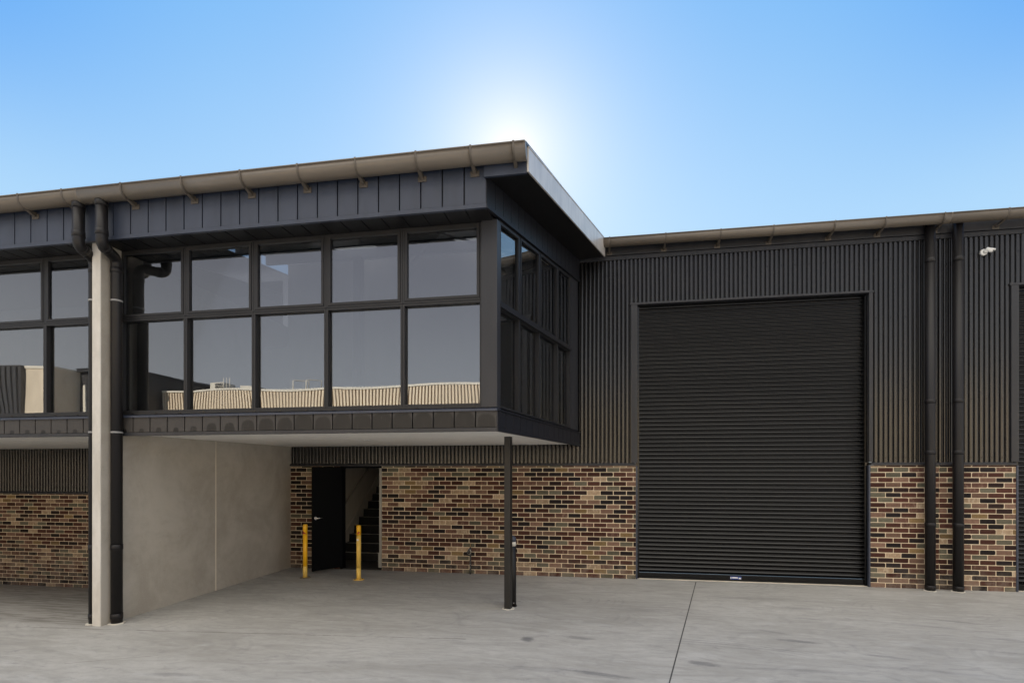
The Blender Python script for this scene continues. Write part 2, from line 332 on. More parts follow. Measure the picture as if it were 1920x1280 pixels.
# ------------------------------------------------------------------ mesh helpers
class MB:
    def __init__(s): s.v = []; s.f = []; s.sm = []; s.mi = []
    def add(s, vs, fs, smooth=False, mi=0):
        o = len(s.v); s.v += [tuple(v) for v in vs]
        for f in fs: s.f.append([i+o for i in f]); s.sm.append(smooth); s.mi.append(mi)
        return s
    def box(s, x0, x1, y0, y1, z0, z1, mi=0):
        v = [(x, y, z) for z in (z0, z1) for y in (y0, y1) for x in (x0, x1)]
        return s.add(v, [(0, 2, 3, 1), (4, 5, 7, 6), (0, 1, 5, 4), (2, 6, 7, 3), (0, 4, 6, 2), (1, 3, 7, 5)], mi=mi)
    def hexa(s, b, t, mi=0):                      # two quads (bottom ccw from above, top)
        return s.add(list(b)+list(t), [(3, 2, 1, 0), (4, 5, 6, 7), (0, 1, 5, 4), (1, 2, 6, 5), (2, 3, 7, 6), (3, 0, 4, 7)], mi=mi)
    def prism(s, prof, mapf, a, b, smooth=False, mi=0):   # closed profile swept from a to b
        n = len(prof); vs = [mapf(a, *p) for p in prof]+[mapf(b, *p) for p in prof]
        fs = [(i, (i+1) % n, n+(i+1) % n, n+i) for i in range(n)]
        s.add(vs, fs, smooth, mi); o = len(s.v)-2*n
        s.f.append([o+i for i in range(n)][::-1]); s.sm.append(False); s.mi.append(mi)
        s.f.append([o+n+i for i in range(n)]); s.sm.append(False); s.mi.append(mi)
        return s
    def tube(s, pts, r, seg=20, caps=True, mi=0):
        pts = [Vector(p) for p in pts]; rings = []; up = None
        rs = r if isinstance(r, (list, tuple)) else [r]*len(pts)
        for i, p in enumerate(pts):
            d = ((pts[i+1] if i+1 < len(pts) else p)-(pts[i-1] if i else p)).normalized()
            if up is None:
                up = Vector((1, 0, 0)) if abs(d.x) < .9 else Vector((0, 0, 1))
            u = (up-d*up.dot(d)).normalized(); w = d.cross(u); up = u
            rings.append([p+(u*math.cos(2*math.pi*k/seg)+w*math.sin(2*math.pi*k/seg))*rs[i] for k in range(seg)])
        vs = [q for ring in rings for q in ring]; fs = []
        for i in range(len(pts)-1):
            for k in range(seg):
                fs.append((i*seg+k, i*seg+(k+1) % seg, (i+1)*seg+(k+1) % seg, (i+1)*seg+k))
        s.add(vs, fs, True, mi); o = len(s.v)-len(vs)
        if caps:
            s.f.append([o+k for k in range(seg)][::-1]); s.sm.append(False); s.mi.append(mi)
            s.f.append([o+(len(pts)-1)*seg+k for k in range(seg)]); s.sm.append(False); s.mi.append(mi)
        return s
    def build(s, name, mats, parent=None, bevel=0):
        me = bpy.data.meshes.new(name)
        off = Vector((0, 0, 0)); q = parent
        while q is not None: off += q.location; q = q.parent
        me.from_pydata([tuple(Vector(v)-off) for v in s.v], [], s.f)
        for m in (mats if isinstance(mats, list) else [mats]): me.materials.append(m)
        me.polygons.foreach_set('use_smooth', s.sm); me.polygons.foreach_set('material_index', s.mi)
        me.update()
        import bmesh as _b
        bm = _b.new(); bm.from_mesh(me); _b.ops.recalc_face_normals(bm, faces=bm.faces)
        if bevel:
            ed = [e for e in bm.edges if len(e.link_faces) == 2 and e.calc_face_angle(0) > .6]
            _b.ops.bevel(bm, geom=ed, offset=bevel, segments=2, affect='EDGES', profile=.5)
        bm.to_mesh(me); bm.free()
        o = bpy.data.objects.new(name, me); COL.objects.link(o)
        if parent is not None: o.parent = parent
        return o

def thing(name, label, cat, loc, group=None):
    o = bpy.data.objects.new(name, None); COL.objects.link(o); o.location = loc; o.empty_display_size = .2
    o['label'] = label; o['category'] = cat
    if group: o['group'] = group
    return o
def boxpart(name, mat, parent, *b, bevel=0): return MB().box(*b).build(name, mat, parent, bevel)

# ------------------------------------------------------------------ ground (one sheet)
XW = -6.42
g = MB()
B = 400
ZL = -.61
g.add([(-B, -B, 0), (B, -B, 0), (B, 5.8, 0), (XW, 5.8, 0), (-B, 5.8, 0), (B, B, 0), (XW, B, 0), (XW, 10, ZL), (-B, 10, ZL), (XW, B, ZL), (-B, B, ZL)],
      [(0, 1, 2, 3, 4), (3, 2, 5, 6), (4, 3, 7, 8), (8, 7, 9, 10)])
go = g.build('ground', M['ground']); go['kind'] = 'structure'

# ------------------------------------------------------------------ units of the terrace
unit = thing('warehouse_unit', 'dark middle warehouse unit with overhanging glazed office and a closed black roller door', 'building', (-2.9, 10, 0), 'warehouse units in the terrace')
left_unit = thing('warehouse_unit', 'dark neighbouring warehouse unit on lower ground, left of the pale concrete wall', 'building', (-11, 10, ZL), 'warehouse units in the terrace')
right_unit = thing('warehouse_unit', 'dark warehouse unit at the far right edge, carrying the white security camera', 'building', (9, 10, 0), 'warehouse units in the terrace')

def bricks(parent, x0, x1, z0, z1, Y, seed, top_full=False):
    rnd = random.Random(seed); mb = MB(); mats = [M['mortar']]+[b[0] for b in BR]; wts = [b[1] for b in BR]
    mb.box(x0+.001, x1-.001, Y, Y+.10, z0-.05, z1)
    CH, L, J = .086, .24, .0125
    row = 0; z = z0
    while z < z1-.012:
        zt = min(z+CH-J, z1-.002)
        xs = x0-(L/2 if row % 2 else 0)+.0
        while xs < x1:
            a, b = max(xs+J/2, x0), min(xs+L-J/2, x1)
            if xs < x0: a = x0
            if b-a > .03:
                j = lambda s=.0022: rnd.uniform(-s, s)
                yf = Y-.003+j(.0014); c = .006
                za, zb = z+j(.0015), zt+j(.0015)
                ch = [c*rnd.choice((1, 1, 1, 1, 1.6, 2.6)) for _ in range(4)]
                a_, b_ = a+j(), b+j()
                poly = [(a_+ch[0], za), (b_-ch[1], za), (b_, za+ch[1]*.8), (b_, zb-ch[2]*.8), (b_-ch[2], zb), (a_+ch[3], zb), (a_, zb-ch[3]*.8), (a_, za+ch[0]*.8)]
                mid = rnd.choices(range(len(wts)), wts)[0]+1
                mb.prism(poly, lambda s, u, w: (u, s, w), yf, Y+.006, mi=mid)
            xs += L
        z += CH; row += 1
    return mb.build('brick_wall', mats, parent)

def corrugated(parent, x0, x1, z0, z1, Y, rows, name='wall_cladding', step=None):
    mb = MB(); P, D, S = .076, .0175, 16
    n = int(round((x1-x0)/P*S)); vs = []
    for i in range(n+1):
        x = x0+(x1-x0)*i/n; u = abs((x/P+.5) % 1-.5)            # 0 on the crest, .5 in the pan
        if u < .25: y = Y-D*(1-.12*(u/.25)**2)
        else: y = Y-D*.88+D*1.75*(.5-.5*math.cos(math.pi*(u-.25)/.25))**.85
        vs += [(x, y, z0), (x, y, z1)]
    mb.add(vs, [(2*i, 2*i+2, 2*i+3, 2*i+1) for i in range(n)], True)
    # screw heads on the crests
    for (zr, every) in rows:
        k0 = math.ceil(x0/P)
        for k in range(k0, int(x1/P)+1, every):
            x = k*P
            if x0+.02 < x < x1-.02: mb.tube([(x, Y-D-.006, zr), (x, Y-D+.004, zr)], .0095, 6, mi=1)
    return mb.build(name, [M['corr'], M['shutter']], parent)

def pans_front(parent, name, mat, xa, xb, pitch, anchor, Y, z0, z1, lip=.045, depth=.014, mi_lip=None):
    """standing pans with open grooves, a flat lip below"""
    mb = MB()
    mb.box(xa, xb, Y+depth+.012, Y+depth+.03, z0, z1, mi=2 if mi_lip else 1)                         # backing
    mb.box(xa, xb, Y-.008, Y+.02+depth, z0-.002, z0+lip, mi=1 if mi_lip else 0)
    k = math.floor((xa-anchor)/pitch)
    while anchor+k*pitch < xb:
        a = max(anchor+k*pitch+.0075, xa); b = min(anchor+(k+1)*pitch-.0075, xb)
        if b-a > .01: mb.box(a, b, Y, Y+depth+.011, z0+lip+.004, z1)
        k += 1
    return mb.build(name, [mat]+([mi_lip] if mi_lip else [])+[M['soffit_dark']], parent, bevel=.002)

def gutter(parent, x0, x1, Y, Zc, r, straps, foot_y, foot_dz=-.02, wall_foot=.10):
    mb = MB(); prof = []
    for k in range(15): a = math.pi+math.pi*k/14; prof.append((Y+r*math.cos(a), Zc+r*math.sin(a)))
    ins = [(Y+(r-.004)*math.cos(math.pi+math.pi*k/14), Zc+(r-.004)*math.sin(math.pi+math.pi*k/14)) for k in range(14, -1, -1)]
    prof[0] = (Y-r, Zc+.035); ins[-1] = (Y-r+.004, Zc+.035); prof[14] = (Y+r, Zc+.05); ins[0] = (Y+r-.004, Zc+.05)
    mb.prism(prof+ins, lambda s, y, z: (s, y, z), x0, x1, True)
    mb.tube([(x0, Y-r-.002, Zc+.036), (x1, Y-r-.002, Zc+.036)], .009, 8)          # rolled front bead
    mb.prism(prof, lambda s, y, z: (s, y, z), x1-.001, x1+.004); mb.prism(prof, lambda s, y, z: (s, y, z), x0-.004, x0+.001)
    go_ = mb.build('gutter', M['gutter'], parent)
    for x in straps:
        s = MB(); R1 = r+.003; pr = [(Y+R1*math.cos(math.pi+math.pi*k/14), Zc+R1*math.sin(math.pi+math.pi*k/14)) for k in range(15)]
        R2 = r+.009; po = [(Y+R2*math.cos(math.pi+math.pi*k/14), Zc+R2*math.sin(math.pi+math.pi*k/14)) for k in range(14, -1, -1)]
        pr[0] = (Y-R1, Zc+.047); po[-1] = (Y-R2, Zc+.05)
        s.prism(pr+po, lambda q, y, z: (q, y, z), x-.011, x+.011)
        zb = Zc-r
        s.prism([(Y-.01, zb-.006), (foot_y, zb-.05), (foot_y, zb+.015), (Y+.03, zb+.006)], lambda q, y, z: (q, y, z), x-.018, x+.018)
        s.box(x-.05, x+wall_foot-.05, foot_y-.005, foot_y+.002, zb-.07, zb-.008)
        s.tube([(x+.02, foot_y-.011, zb-.04), (x+.02, foot_y-.004, zb-.04)], .008, 6)
        s.build('gutter_bracket', M['bracket'], go_)
    return go_

def downpipe(parent, pts, r, collars, foot=True, mat=None, clips=()):
    p = MB().tube(pts, r, 24).build('downpipe', M['pipe'], parent)
    for (c, ax) in collars:
        c = Vector(c); ax = Vector(ax).normalized()
        MB().tube([c-ax*.035, c-ax*.033, c+ax*.033, c+ax*.035], [r+.001, r+.005, r+.005, r+.001], 24).build('collar', M['pipe'], p)
    for (x, y, z, sx) in clips:
        m = MB().tube([(x, y, z-.012), (x, y, z+.012)], r+.004, 24)
        m.box(min(x, x+sx*.12), max(x, x+sx*.12), y-.006, y+.006, z-.012, z+.012).build('clip', M['beam'], p)
    if foot:
        x, y, z = pts[-1]; mb = MB(); rr = random.Random(int(x*100))
        vs = [(x+(r+.02+rr.uniform(-.012, .02))*math.cos(k*.5236), y+(r+.02+rr.uniform(-.012, .02))*math.sin(k*.5236), z-.002) for k in range(12)]
        mb.add(vs+[(a, b, c_+.012) for a, b, c_ in vs], [tuple(range(12, 24))]+[(k, (k+1) % 12, 12+(k+1) % 12, 12+k) for k in range(12)]).build('grout_bed', M['grout'], p)
    return p

def arc(c, p0, p1, n=8):                    # quarter-bend between directions, quadratic curve
    c, p0, p1 = Vector(c), Vector(p0), Vector(p1)
    return [tuple((1-t)**2*p0+2*t*(1-t)*c+t*t*p1) for t in [i/n for i in range(n+1)]]

def pane_mesh(mapf, w, h, amp, tilt_u=0, tilt_v=0, n=14, thick=.012):
    """closed pane, faces slightly pillowed like sealed glass; mapf(u, v, out)"""
    mb = MB(); vs = []
    for sgn in (0, 1):
        for j in range(n+1):
            for i in range(n+1):
                u, v = i/n, j/n
                e = amp*(1-(2*u-1)**2)*(1-(2*v-1)**2)+tilt_u*(u-.5)*w+tilt_v*(v-.5)*h
                vs.append(mapf(u*w, v*h, e if sgn == 0 else -thick))
    N = (n+1)**2; fs = []
    for j in range(n):
        for i in range(n):
            a = j*(n+1)+i
            fs.append((a, a+1, a+n+2, a+n+1)); fs.append((N+a, N+a+n+1, N+a+n+2, N+a+1))
    mb.add(vs, fs, True)
    return mb

WY = 6.10                                      # face of the front window frames
def window(parent, mapf, w, h, sash, amp, tu=0, tv=0, hr=None, top_pts=None):
    """frame and pane; mapf(u, v, out) puts the window plane in the world; hr = height at the far side when the head rakes"""
    hr = h if hr is None else hr
    fw = .026
    H = lambda u: h+(hr-h)*u/w
    def ring(mb, i0, i1, o0, o1):               # mitred ring between insets i0..i1, out o0..o1
        a = [(i0, i0), (w-i0, i0), (w-i0, H(w-i0)-i0), (i0, H(i0)-i0)]; b = [(i1, i1), (w-i1, i1), (w-i1, H(w-i1)-i1), (i1, H(i1)-i1)]
        for k in range(4):
            l = (k+1) % 4
            q = [a[k], a[l], b[l], b[k]]
            mb.hexa([mapf(*p, o0) for p in q], [mapf(*p, o1) for p in q])
    mb = MB(); ring(mb, .001, fw, -.09, 0)
    if not sash: ring(mb, fw-.001, fw+.008, -.085, -.055)
    f = mb.build('window', M['frame'], parent, bevel=.0015)
    ins = fw
    if sash:
        mb = MB(); ring(mb, fw+.003, fw+.036, -.07, .006); mb.build('sash', M['frame'], f, bevel=.0015)
        ins = fw+.036
    po = -.02 if sash else -.055
    pw = w-2*ins
    def mp(u, v, o):
        uu = ins+u; hh = H(uu)-2*ins
        return mapf(uu, ins+v*hh/(h-2*ins), po+o)
    pane_mesh(mp, pw, h-2*ins, amp, tu, tv).build('pane', M['glass'], f)
    return f

rw = random.Random(3)
def front_windows(parent, edges):
    for (a, b, amp, tu) in edges:
        lo = lambda u, v, o, a=a: (a+u, WY-o, 2.775+v)
        window(parent, lo, b-a, 4.022-2.775, False, amp, tu, 0)
        up = lambda u, v, o, a=a: (a+u, WY-o, 4.024+v)
        window(parent, up, b-a, 4.945-4.024, True, amp*.6, tu*.5, 0)

ed = []
for k, (a, b) in enumerate(((-6.37, -5.387), (-5.387, -4.398), (-4.398, -3.397), (-3.397, -2.393), (-2.393, -1.405))):
    ed.append((a, b, (.0006, .0012, -.0008, -.0008, .0008)[k], (.001, -.001, .002, .0, .003)[k]))
# front of the centre unit: the upper fascia stops at its own corner
def centre_front():
    xa = -6.355
    pans_front(unit, 'upper_fascia', M['fascia'], xa, -1.270, .2545, -1.27-.2545*30, 5.74, 4.925, 5.44, .045)
    s = MB(); s.box(xa, -1.27, 5.79, 6.20, 4.945, 4.985)
    for k in range(20):
        x = -1.39-k*.2545
        if x-.118 > xa: s.box(x-.118, x+.118, 5.795, 6.095, 4.937, 4.946)
    s.build('fascia_soffit', M['soffit_dark'], unit)
    pans_front(unit, 'lower_fascia', M['band'], xa, -1.210, .2585, -1.208-.2585*40, 6.04, 2.462, 2.712, .042, .012, M['trim'])
    MB().prism([(6.02, 2.700), (6.02, 2.724), (6.11, 2.745), (6.30, 2.745), (6.30, 2.700)], lambda s_, y, z: (s_, y, z), xa, -1.205).build('sill_flashing', M['fascia'], unit)
    m = MB().box(xa, -1.41, 6.085, 6.19, 2.746, 2.774); x = xa+.17
    while x < -1.45: m.box(x, x+.03, 6.082, 6.086, 2.753, 2.762, 1); x += .36
    m.build('sill_channel', [M['frame'], M['shutter']], unit)
    front_windows(unit, ed)
centre_front()

# skewed side of the office box
P0 = Vector((-1.210, 6.04, 0)); DV = Vector((.1960, .9806, 0)); NV = Vector((.9806, -.1960, 0))
def S(t, out, z): return tuple(P0+DV*t+NV*out+Vector((0, 0, z)))
def tz(t, za, zb, ta=-.306, tb=3.96): return za+(zb-za)*(t-ta)/(tb-ta)
head = lambda t: tz(t, 4.925, 5.535)            # underside of the side fascia
eave = lambda t: tz(t, 5.27, 5.93)              # soffit line
trans = lambda t: tz(t, 3.96, 4.16, 0, 3.7)
TE = 4.02                                        # where it meets the back wall
# corner post of the office
m = MB(); m.hexa([(-1.405, 6.065, 2.745), (-1.2135, 6.065, 2.745), S(.12, -.004, 2.745), (-1.405, 6.16, 2.745)],
                 [(-1.405, 6.065, 4.945), (-1.2135, 6.065, 4.945), S(.12, -.004, 4.945), (-1.405, 6.16, 4.945)])
m.build('corner_post', M['trim'], unit, bevel=.003)
# side lower band
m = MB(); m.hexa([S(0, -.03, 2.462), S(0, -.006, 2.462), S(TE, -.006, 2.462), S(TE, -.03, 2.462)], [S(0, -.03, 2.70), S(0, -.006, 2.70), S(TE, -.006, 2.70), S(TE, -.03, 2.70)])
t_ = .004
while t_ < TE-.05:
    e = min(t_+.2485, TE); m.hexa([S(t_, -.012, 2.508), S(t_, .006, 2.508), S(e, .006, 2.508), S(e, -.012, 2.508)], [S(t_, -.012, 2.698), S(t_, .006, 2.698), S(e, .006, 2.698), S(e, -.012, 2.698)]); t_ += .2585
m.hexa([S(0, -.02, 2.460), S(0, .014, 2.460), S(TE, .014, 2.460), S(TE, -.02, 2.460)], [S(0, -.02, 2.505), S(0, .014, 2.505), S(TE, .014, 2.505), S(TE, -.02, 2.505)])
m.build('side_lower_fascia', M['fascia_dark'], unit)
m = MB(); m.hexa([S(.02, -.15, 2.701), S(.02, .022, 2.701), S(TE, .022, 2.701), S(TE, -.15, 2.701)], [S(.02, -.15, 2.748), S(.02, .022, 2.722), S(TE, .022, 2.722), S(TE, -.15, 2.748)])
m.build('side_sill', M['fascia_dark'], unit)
# side upper fascia pans
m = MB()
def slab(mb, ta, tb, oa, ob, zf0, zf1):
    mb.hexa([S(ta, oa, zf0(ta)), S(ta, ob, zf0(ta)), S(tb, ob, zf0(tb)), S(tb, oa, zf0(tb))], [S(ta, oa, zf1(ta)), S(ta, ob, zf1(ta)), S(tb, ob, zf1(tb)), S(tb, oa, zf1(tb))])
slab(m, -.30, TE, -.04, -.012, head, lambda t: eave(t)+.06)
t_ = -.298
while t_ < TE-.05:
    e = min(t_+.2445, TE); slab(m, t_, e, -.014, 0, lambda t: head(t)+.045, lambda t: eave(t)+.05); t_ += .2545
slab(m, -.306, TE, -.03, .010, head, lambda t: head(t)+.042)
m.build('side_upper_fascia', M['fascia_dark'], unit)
m = MB(); slab(m, .0, TE, -.20, -.041, lambda t: head(t)+.018, lambda t: head(t)+.05); m.build('side_fascia_soffit', M['soffit_dark'], unit)
# side windows
ts = [.125, .85, 1.70, 2.655, 3.45]
for i in range(4):
    a, b = ts[i], ts[i+1]
    ma = .0004*rw.choice((-1, 1))
    lo = lambda u, v, o, a=a: S(a+u, -.03+o, 2.75+v)
    window(unit, lo, b-a, trans(a)-2.75, False, ma, 0, 0, trans(b)-2.75)
    up = lambda u, v, o, a=a: S(a+u, -.03+o, trans(a)+.002+v+(trans(a+u)-trans(a))*0)
    # raked foot as well as raked head
    def upr(u, v, o, a=a, b=b):
        h0 = head(a)+.015-trans(a); return S(a+u, -.03+o, trans(a+u)+.002+v*(head(a+u)+.015-trans(a+u))/h0)
    window(unit, upr, b-a, head(a)+.013-trans(a), True, ma, 0, 0)
m = MB(); slab(m, 3.452, TE, -.12, -.028, lambda t: 2.75, lambda t: head(t)+.017); m.build('side_end_panel', M['trim'], unit)
# transom cover on the side
m = MB(); slab(m, .12, 3.452, -.02, .004, lambda t: trans(t)-.022, lambda t: trans(t)+.02); m.build('side_transom', M['frame'], unit)

# roof over the office, raking side eave, barge
BF, BB = Vector((-.797, 5.70, 0)), Vector((.045, 9.83, 0))
def bar(t, out, z): 
    p = BF+(BB-BF)*t; n = Vector((BB.y-BF.y, -(BB.x-BF.x), 0)).normalized(); return (p.x+n.x*out, p.y+n.y*out, z)
zb = lambda t: 5.255+(5.915-5.255)*t
m = MB(); m.hexa([bar(0, -.012, zb(0)), bar(0, .008, zb(0)), bar(1, .008, zb(1)), bar(1, -.012, zb(1))], [bar(0, -.012, zb(0)+.262), bar(0, .008, zb(0)+.262), bar(1, .008, zb(1)+.325), bar(1, -.012, zb(1)+.325)])
m.hexa([bar(0, -.05, zb(0)+.263), bar(0, .014, zb(0)+.263), bar(1, .014, zb(1)+.326), bar(1, -.05, zb(1)+.326)], [bar(0, -.05, zb(0)+.275), bar(0, .014, zb(0)+.275), bar(1, .014, zb(1)+.338), bar(1, -.05, zb(1)+.338)])
m.build('barge_board', M['barge'], unit)
m = MB(); m.hexa([S(-.31, 0.0, zb(0)+.02), bar(0, -.013, zb(0)+.02), bar(1, -.013, zb(1)+.02), S(TE, 0, zb(1)+.03)], [S(-.31, 0, zb(0)+.05), bar(0, -.013, zb(0)+.05), bar(1, -.013, zb(1)+.05), S(TE, 0, zb(1)+.06)])
m.build('eave_soffit', M['soffit_dark'], unit)
m = MB().box(-1.29, -.812, 5.70, 5.735, 5.245, 5.43); m.build('eave_return', M['fascia'], unit)

def roof_sheet(parent, xa_f, xb_f, xa_b, xb_b, yf, yb, zf, zbk, pitch=.19, crest=.02):
    """ribbed sheet from gutter to back; the eave edge shows its ribs"""
    mb = MB(); n = int((xb_f-xa_f)/pitch*4); top = []
    vs = []
    for i in range(n+1):
        f = i/n; c = crest if (i % 4) in (0, 1) else 0
        vs += [(xa_f+(xb_f-xa_f)*f, yf, zf+c), (xa_b+(xb_b-xa_b)*f, yb, zbk+c), (xa_f+(xb_f-xa_f)*f, yf, zf-.012), (xa_b+(xb_b-xa_b)*f, yb, zbk-.012)]
    fs = []
    for i in range(n):
        a, b = 4*i, 4*i+4
        fs += [(a, b, b+1, a+1), (a+2, a+3, b+3, b+2), (a, a+2, b+2, b), (a+1, b+1, b+3, a+3)]
    fs += [(0, 1, 3, 2), (4*n, 4*n+2, 4*n+3, 4*n+1)]
    mb.add(vs, fs); return mb.build('roof', M['roof'], parent)
roof_sheet(unit, -6.42, -4.90, -6.42, -4.90, 5.62, 9.80, 5.525, 6.245)
roof_sheet(unit, -4.10, -2.60, -4.10, -2.60, 5.62, 9.80, 5.525, 6.245)
roof_sheet(unit, -1.80, -.81, -1.80, .02, 5.62, 9.80, 5.525, 6.245)
for a_ in (-4.899, -2.599):
    roof_sheet(unit, a_, a_+.798, a_, a_+.798, 6.4, 9.80, 5.66, 6.245).name = 'skylight'
    o_ = [q for q in unit.children if q.name.startswith('skylight')][-1]; o_.data.materials.clear(); o_.data.materials.append(M['skylight'])
    roof_sheet(unit, a_, a_+.798, a_, a_+.798, 5.62, 6.398, 5.525, 5.6595)
roof_sheet(unit, -.02, 5.60, -.02, 5.60, 9.76, 26, 6.212, 7.9, crest=.010)
roof_sheet(unit, -6.42, -.03, -6.42, -.03, 9.84, 26, 6.25, 7.9)

# gutters
strapsC = [-5.768, -4.933, -4.155, -3.428, -2.723, -2.014, -1.399, -.93]
gutter(unit, -6.412, -.806, 5.625, 5.447, .105, strapsC, 5.735)
gutter(left_unit, -17.0, -6.420, 5.625, 5.447, .105, [-7.276, -6.618, -8.0, -8.75, -9.5, -10.25, -11, -11.75], 5.735)
gutter(unit, .022, 5.600, 9.745, 6.15, .095, [.131, 1.106, 2.031, 2.892, 3.858, 4.63, 5.497], 9.95)
gutter(right_unit, 5.608, 14.0, 9.745, 6.15, .095, [6.41, 7.3, 8.2, 9.1, 10.0], 9.95)

# back wall of the centre unit
boxpart('eave_flashing', M['trim'], unit, -.43, 5.602, 9.952, 10.02, 5.985, 6.26, bevel=.006)
boxpart('eave_flashing', M['trim'], right_unit, 5.606, 14, 9.952, 10.02, 5.985, 6.26, bevel=.006)
boxpart('cladding_head_trim', M['trim'], unit, -.43, 5.602, 9.975, 10.03, 5.905, 5.978, bevel=.004)
boxpart('cladding_head_trim', M['trim'], right_unit, 5.606, 14, 9.975, 10.03, 5.905, 5.978, bevel=.004)
bricks(unit, -6.357, -5.262, 0, 2.09, 10.0, 11)
bricks(unit, -4.358, .610, 0, 2.09, 10.0, 12)
bricks(unit, 4.545, 5.602, 0, 2.09, 10.0, 13)
bricks(right_unit, 5.606, 6.737, 0, 2.09, 10.0, 14)
RW = [(5.62, 3), (4.62, 3), (3.20, 3), (2.22, 2)]
corrugated(unit, -6.35, -.431, 2.14, 2.52, 10.01, [(2.2, 2)])
corrugated(unit, -.43, .535, 2.14, 5.94, 10.01, RW)
corrugated(unit, .535, 4.565, 5.075, 5.94, 10.01, [(5.62, 3)])
corrugated(unit, 4.565, 5.602, 2.14, 5.94, 10.01, RW)
corrugated(right_unit, 5.606, 6.690, 2.14, 5.94, 10.01, RW)
corrugated(right_unit, 6.690, 14, 5.075, 5.94, 10.01, [(5.62, 3)])
for (a, b, pr) in ((-6.357, .612, unit), (4.548, 5.602, unit), (5.606, 6.735, right_unit)):
    MB().prism([(9.965, 2.092), (9.965, 2.122), (9.995, 2.142), (10.06, 2.142), (10.06, 2.092)], lambda s_, y, z: (s_, y, z), a, b).build('cladding_cap', M['trim'], pr)
boxpart('wall_core', M['inner'], unit, -6.35, -5.266, 10.14, 10.2, 0, 2.6)
boxpart('wall_core', M['inner'], unit, -4.34, .60, 10.14, 10.2, 0, 2.6)
boxpart('wall_core', M['soffit_dark'], unit, -6.35, 5.60, 10.205, 10.26, 2.3, 6.2)
boxpart('wall_core', M['soffit_dark'], unit, 4.7, 5.604, 10.14, 10.2, 0, 2.3)
boxpart('wall_core', M['soffit_dark'], right_unit, 5.606, 6.6, 10.14, 10.2, 0, 6.2)
boxpart('wall_core', M['soffit_dark'], right_unit, 6.61, 14, 10.205, 10.26, 0, 6.2)

def roller_door(parent, xa, xb, ztop, tag=True, zone_r=True):
    Yd = 10.11; P = .0765; mb = MB(); S_ = 20
    prof = []
    n = int((ztop-.13)/P*S_)
    for i in range(n+1):
        z = .115+i*(ztop-.115)/n; ph = ((z-.115)/P) % 1
        if ph < .54: y = Yd+.014-.026*(ph/.54)**1.3                         # face leaning over
        elif ph < .62: q = (ph-.54)/.08; y = Yd-.012-.002*math.sin(math.pi*q)   # rolled nose
        else: y = Yd-.012+.026*((ph-.62)/.38)**1.25
        prof.append((y, z))
    vs = []
    for y, z in prof: vs += [(xa, y, z), (xb, y, z)]
    mb.add(vs, [(2*i, 2*i+1, 2*i+3, 2*i+2) for i in range(n)], True)
    d = mb.build('roller_door', M['shutter'], parent); [setattr(q, 'use_smooth', True) for q in d.data.polygons]
    boxpart('bottom_rail', M['shutter'], d, xa+.01, xb-.01, 10.075, 10.13, .012, .112, bevel=.006)
    boxpart('door_sill', M['seal'], d, xa, xb, 10.03, 10.25, -.01, .006)
    # guides inside the opening
    boxpart('guide', M['shutter'], d, xa-.028, xa+.034, 10.045, 10.16, .008, ztop-.003, bevel=.003)
    boxpart('guide', M['shutter'], d, xb-.034, xb+.028, 10.045, 10.16, .008, ztop-.003, bevel=.003)
    # folded frame on the cladding
    boxpart('door_frame', M['trim'], d, xa-.112, xa-.002, 9.972, 10.1, 2.146, ztop+.02, bevel=.003)
    boxpart('door_frame', M['trim'], d, xb+.002, xb+.062, 9.972, 10.1, 2.146, ztop+.02, bevel=.003)
    boxpart('door_frame', M['trim'], d, xa-.135, xb+.075, 9.968, 10.1, ztop+.021, ztop+.058, bevel=.003)
    boxpart('door_edge_angle', M['fascia'], d, xa-.030, xa-.001, 9.985, 10.04, .005, 2.09)
    boxpart('door_edge_angle', M['fascia'], d, xb+.001, xb+.030, 9.985, 10.04, .005, 2.09)
    if tag:
        cx, cz = 2.375, .068
        tg = boxpart('tag', M['blue_tag'], d, cx-.095, cx+.095, 10.068, 10.0755, cz-.024, cz+.024, bevel=.003)
        boxpart('tag_panel', M['white_tape'], tg, cx-.062, cx+.035, 10.066, 10.0685, cz-.006, cz+.014)
        boxpart('tag_panel', M['white_tape'], tg, cx-.09, cx-.078, 10.066, 10.0685, cz-.016, cz+.016)
        boxpart('tag_panel', M['white_tape'], tg, cx+.05, cx+.088, 10.066, 10.0685, cz-.018, cz+.004)
    return d
roller_door(unit, .640, 4.517, 5.035)
roller_door(right_unit, 6.765, 10.6, 5.035, False)

# downpipes on the back wall
for (px, pr) in ((5.392, unit), (5.807, right_unit)):
    downpipe(pr, [(px, 9.86, 6.10), (px, 9.86, 2.35), (px, 9.855, 0)], .073, [((px, 9.86, 5.50), (0, 0, 1)), ((px, 9.86, 3.15), (0, 0, 1)), ((px, 9.86, 2.30), (0, 0, 1)), ((px, 9.855, 1.1), (0, 0, 1)), ((px, 9.855, .06), (0, 0, 1))])
    
